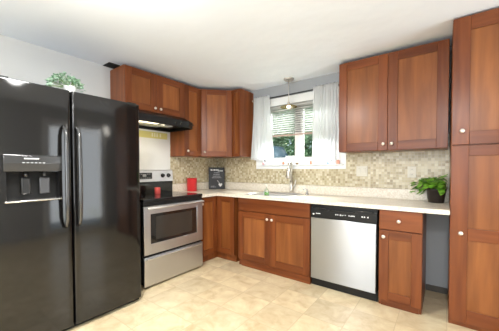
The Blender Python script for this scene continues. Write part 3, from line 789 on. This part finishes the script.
for x in (-.33, .0, .33): obj('cord', tube(BM(), [(x, -.012, 2.105), (x, -.012, 1.728)], .0012, 5), blind_m, b_)

r_ = thing('curtain_rod', 'thin black curtain rod across the top of the window', 'rod', (0, -.075, 0))
obj('rod', tube(BM(), [(.835, 0, 2.245), (2.125, 0, 2.245)], .0085, 10), rod_m, r_)
for x in (.828, 2.132):
    obj('finial', lathe(BM(), [(0, -.012), (.009, -.008), (.013, 0), (.009, .008), (0, .012)], (x, 0, 2.245), 12, (1, 0, 0)), nickel, r_)
    bx_ = .838 if x < 1 else 2.122
    obj('bracket', box(tube(BM(), [(bx_, 0, 2.236), (bx_, .055, 2.232)], .006, 8), bx_-.012, bx_+.012, .053, .0735, 2.21, 2.243 if False else 2.255), nickel, r_)
def curtain(label, xt0, xt1, xb0, xb1, zt, zb, folds, seed):
    rr = random.Random(seed); ph = rr.uniform(0, 6)
    bm = BM(); nx, nz = 90, 26; V = {}
    for j in range(nz+1):
        v = j/nz; z = zt+(zb-zt)*v
        a = xt0+(xb0-xt0)*v**1.2; b2 = xt1+(xb1-xt1)*v**1.2
        amp = .011+.014*v
        for i in range(nx+1):
            u = i/nx
            y = amp*math.sin(2*PI*folds*u+ph+.5*math.sin(3*v))+.006*math.sin(2*PI*folds*2.3*u+1.7*v+seed)
            if v < .05: y = .010*math.copysign(min(1, abs(y)/.012), y)
            V[i, j] = bm.verts.new((a+(b2-a)*u, y, z+.008*math.sin(9*u+seed)*v))
    for i in range(nx):
        for j in range(nz):
            fc = bm.faces.new((V[i, j], V[i+1, j], V[i+1, j+1], V[i, j+1])); fc.smooth = True
    bmesh.ops.solidify(bm, geom=bm.faces[:], thickness=.0015)
    o = tag(obj('curtain', bm, cloth, None, (0, -.106, 0)), label, 'curtain')
    for k in range(6):
        x = xt0+.02+(xt1-xt0-.04)*k/5
        obj('curtain_ring', tube(BM(), [(x, .031+.0125*math.cos(2*PI*q/14), 2.245+.0125*math.sin(2*PI*q/14)) for q in range(15)], .0022, 6), nickel, o)
    return o
curtain('white sheer curtain at the left side of the window, flaring toward its hem', .862, 1.135, .795, 1.20, 2.275, 1.372, 6, 1)
curtain('white sheer curtain at the right side of the window, next to the wall cabinet', 1.785, 2.100, 1.768, 2.108, 2.275, 1.352, 7, 4)

# things along the window ledge
st = tag(obj('window_ledge', box(BM(), .90, 2.145, -.062, -.0205, 1.292, 1.304, .002), white_paint), kind='structure'); st.name = 'trim_4'
LZ = 1.3045
def mini_pot(x, m, label, h=.035, r=.017, leafm=None):
    p = thing('mini_pot', label, 'pot', (x, -.043, LZ))
    obj('pot', lathe(BM(), [(0, 0), (r*.75, 0), (r, h), (r*.8, h), (r*.7, h*.8), (0, h*.8)], n=16), m, p)
    bm = BM(); rr = random.Random(int(x*100))
    for k in range(14):
        a = 2*PI*k/14; leaf_quad(bm, Vector((0, 0, h*.85)), Vector((math.cos(a), math.sin(a)*.6, rr.uniform(.3, 1.4))), Vector((0, 0, 1)), rr.uniform(.012, .02), .008)
    obj('foliage', bm, leafm, p)
dkleaf = mat('dark_succulent', (.02, .045, .018), .5)
mini_pot(1.325, terracotta, 'tiny clay pot with dark plant on the ledge, left of the window mullion', leafm=dkleaf)
mini_pot(1.735, coral, 'tiny coral pot with dark plant on the ledge at the right curtain edge', h=.04, r=.02, leafm=dkleaf)
s = thing('ledge_bowl', 'small brown bowl on the window ledge in front of the mullion', 'bowl', (1.535, -.043, LZ))
obj('bowl', lathe(BM(), [(0, 0), (.012, 0), (.014, .004), (.024, .022), (.022, .022), (.012, .006), (0, .005)], n=18), brown_c, s)
s = thing('figurine', 'small pink bird figurine at the left end of the window ledge', 'figurine', (.995, -.043, LZ))
obj('body', lathe(lathe(BM(), [(0, 0), (.014, .002), (.019, .014), (.016, .026), (0, .034)], n=14), [(0, -.009), (.009, 0), (0, .009)], (-.010, 0, .036), 12), pink, s)
obj('tail', tube(BM(), [(.012, 0, .018), (.05, 0, .014), (.09, 0, .016)], [.008, .006, .003], 8), blue_c, s)
s = thing('figurine', 'small pale blue bird figurine on the ledge before the right curtain', 'figurine', (1.955, -.043, LZ))
obj('body', lathe(lathe(BM(), [(0, 0), (.013, .002), (.017, .012), (.014, .022), (0, .029)], n=14), [(0, -.008), (.008, 0), (0, .008)], (-.009, 0, .031), 12), blue_c, s)
obj('tail', tube(BM(), [(.010, 0, .014), (.04, 0, .012), (.07, 0, .014)], [.007, .005, .003], 8), blue_c, s)
s = thing('ledge_block', 'small coral square block at the right end of the window ledge', 'block', (2.085, -.043, LZ))
obj('block', box(BM(), -.019, .019, -.015, .015, 0, .045, .004), coral, s)
obj('knot', lathe(BM(), [(0, 0), (.008, .002), (.009, .006), (0, .011)], (0, 0, .045), 12), coral, s)

# ------------------------------------------------------------------ pendant over the sink, ceiling lamps, vent
L_ = thing('pendant_lamp', 'small pendant lamp with amber glass dish hanging before the window', 'lamp', (1.475, -.165, H))
obj('canopy', lathe(BM(), [(0, -.0005), (.066, -.0005), (.068, -.008), (.064, -.020), (.056, -.026), (.048, -.020), (0, -.020)], n=32), nickel, L_)
obj('stem', tube(BM(), [(0, 0, -.016), (0, 0, -.31)], .005, 8), nickel, L_)
obj('socket', lathe(BM(), [(0, -.30), (.012, -.302), (.020, -.325), (.020, -.350), (0, -.350)], n=20), nickel, L_)
obj('shade', lathe(BM(), [(.020, -.338), (.05, -.345), (.108, -.368), (.110, -.374), (.106, -.373), (.05, -.350), (.020, -.343)], n=36), shade_glass, L_)
obj('bulb', lathe(BM(), [(.016, -.3505), (.028, -.362), (.026, -.378), (0, -.386)], n=20), bulb_m, L_)
def dome(label, x, y):
    L2 = thing('ceiling_lamp', label, 'lamp', (x, y, H))
    obj('rim', lathe(BM(), [(0, -.0005), (.17, -.0005), (.175, -.01), (.17, -.035), (.155, -.035), (.155, -.02), (0, -.02)], n=36), nickel, L2)
    obj('diffuser', lathe(BM(), [(.154, -.025), (.145, -.055), (.11, -.085), (.06, -.10), (0, -.105)], n=36), dome_m, L2)
dome('round flush ceiling lamp over the middle of the kitchen floor', 1.75, -2.6)
dome('round flush ceiling lamp behind the camera', 3.3, -3.9)
wl = thing('wall_lamp', 'small globe wall lamp beside the glazed door', 'lamp', (ROOMX, -.63, 2.05))
obj('back_plate', lathe(BM(), [(0, .0005), (.05, .0005), (.05, .015), (.012, .018), (.012, .05), (0, .05)], axis=(-1, 0, 0)), nickel, wl)
obj('globe', lathe(BM(), [(0, .0505), (.04, .055), (.085, .10), (.085, .14), (.045, .19), (0, .20)], axis=(-1, 0, 0)), dome_m, wl)
v = thing('ceiling_vent', 'dark ceiling vent between the left wall and the hood cabinet', 'vent', (.075, -1.757, H))
obj('frame', box(box(box(box(BM(), -.07, .075, -.06, -.05, -.008, -.0005), -.07, .075, .05, .0605, -.008, -.0005), -.07, -.06, -.05, .05, -.008, -.0005), .065, .075, -.05, .05, -.008, -.0005), vent_m, v)
bm = BM(); box(bm, -.06, .065, -.05, .05, -.003, -.0005)
for k in range(8): box(bm, -.06, .065, -.046+k*.0125, -.040+k*.0125, -.008, -.003)
obj('grille', bm, vent_m, v)

# baseboard in the open bay between base cabinet and pantry
struct('baseboard_back', box(BM(), KR+.002, PLX-.002, -.014, -.001, 0, .06, .002), slot_m)

# ------------------------------------------------------------------ garden outside
struct('ground', box(BM(), -9, 9, .2, 14, -.25, -.2), grass_m)
def tree(x, y, zc, rx, rz, n_, seed, label):
    rr = random.Random(seed); t = thing('tree', label, 'tree', (x, y, -.2), 0, 'garden trees')
    obj('trunk', tube(BM(), [(0, 0, 0), (.03, .02, zc*.5), (-.02, 0, zc+.2)], [.11, .08, .04], 8), bark, t)
    bm = BM()
    for k in range(n_):
        a = rr.uniform(0, 2*PI); ct = rr.uniform(-1, 1); q = rr.uniform(.35, 1)**.5
        s_ = math.sqrt(1-ct*ct)
        P = Vector((math.cos(a)*s_*rx*q, math.sin(a)*s_*rx*q, zc+ct*rz*q))
        leaf_quad(bm, P, Vector((rr.uniform(-1, 1), rr.uniform(-1, 1), rr.uniform(-.8, .4))), Vector((rr.uniform(-.6, .6), rr.uniform(-.6, .6), 1)), rr.uniform(.10, .17), rr.uniform(.06, .10))
    obj('foliage', bm, tree_leaf, t)
tl = 'bushy green garden tree seen through the window'
for k, (x, y) in enumerate(((-3.1, 4.0), (-1.75, 4.0), (-.4, 4.0), (.95, 4.0), (-3.8, 5.7), (-2.4, 5.7), (-1.0, 5.7), (.4, 5.7))):
    tree(x, y, 2.3, .52, 1.75, 1300, 20+k, tl)
rr = random.Random(77); bm = BM()
for k in range(13000):
    leaf_quad(bm, Vector((rr.uniform(-5.5, 1.8), 7.4+rr.uniform(-.35, .35), rr.uniform(-.1, 6.2))), Vector((rr.uniform(-1, 1), rr.uniform(-1, 1), rr.uniform(-.8, .4))), Vector((rr.uniform(-.6, .6), rr.uniform(-.8, .2), 1)), rr.uniform(.16, .26), rr.uniform(.10, .16))
h = thing('hedge', 'tall green hedge closing the garden behind the trees', 'hedge', (0, 0, 0))
obj('foliage', bm, tree_leaf, h)
bm = BM()
for k in range(8): tube(bm, [(-5.2+k*.95, 7.4, -.2), (-5.2+k*.95, 7.42, 5.8)], .06, 6)
obj('stems', bm, bark, h)
g_ = thing('grill_cover', 'slate blue covered grill standing outside the window', 'grill', (.03, 1.75, -.2))
bm = BM(); prism(bm, [(-.45, 0), (-.42, 1.70), (-.28, 1.99), (.12, 1.94), (.26, 1.72), (.30, 0)], 'y', -.25, .3, .03); obj('cover', bm, navy, g_)
g_ = thing('garden_post', 'pale square post beside the blue covered grill outside', 'post', (.46, 1.9, -.2))
obj('post', box(BM(), -.11, .11, -.08, .08, 0, 1.68, .01), concrete, g_)
obj('cap', box(BM(), -.13, .13, -.10, .10, 1.681, 1.72, .008), concrete, g_)
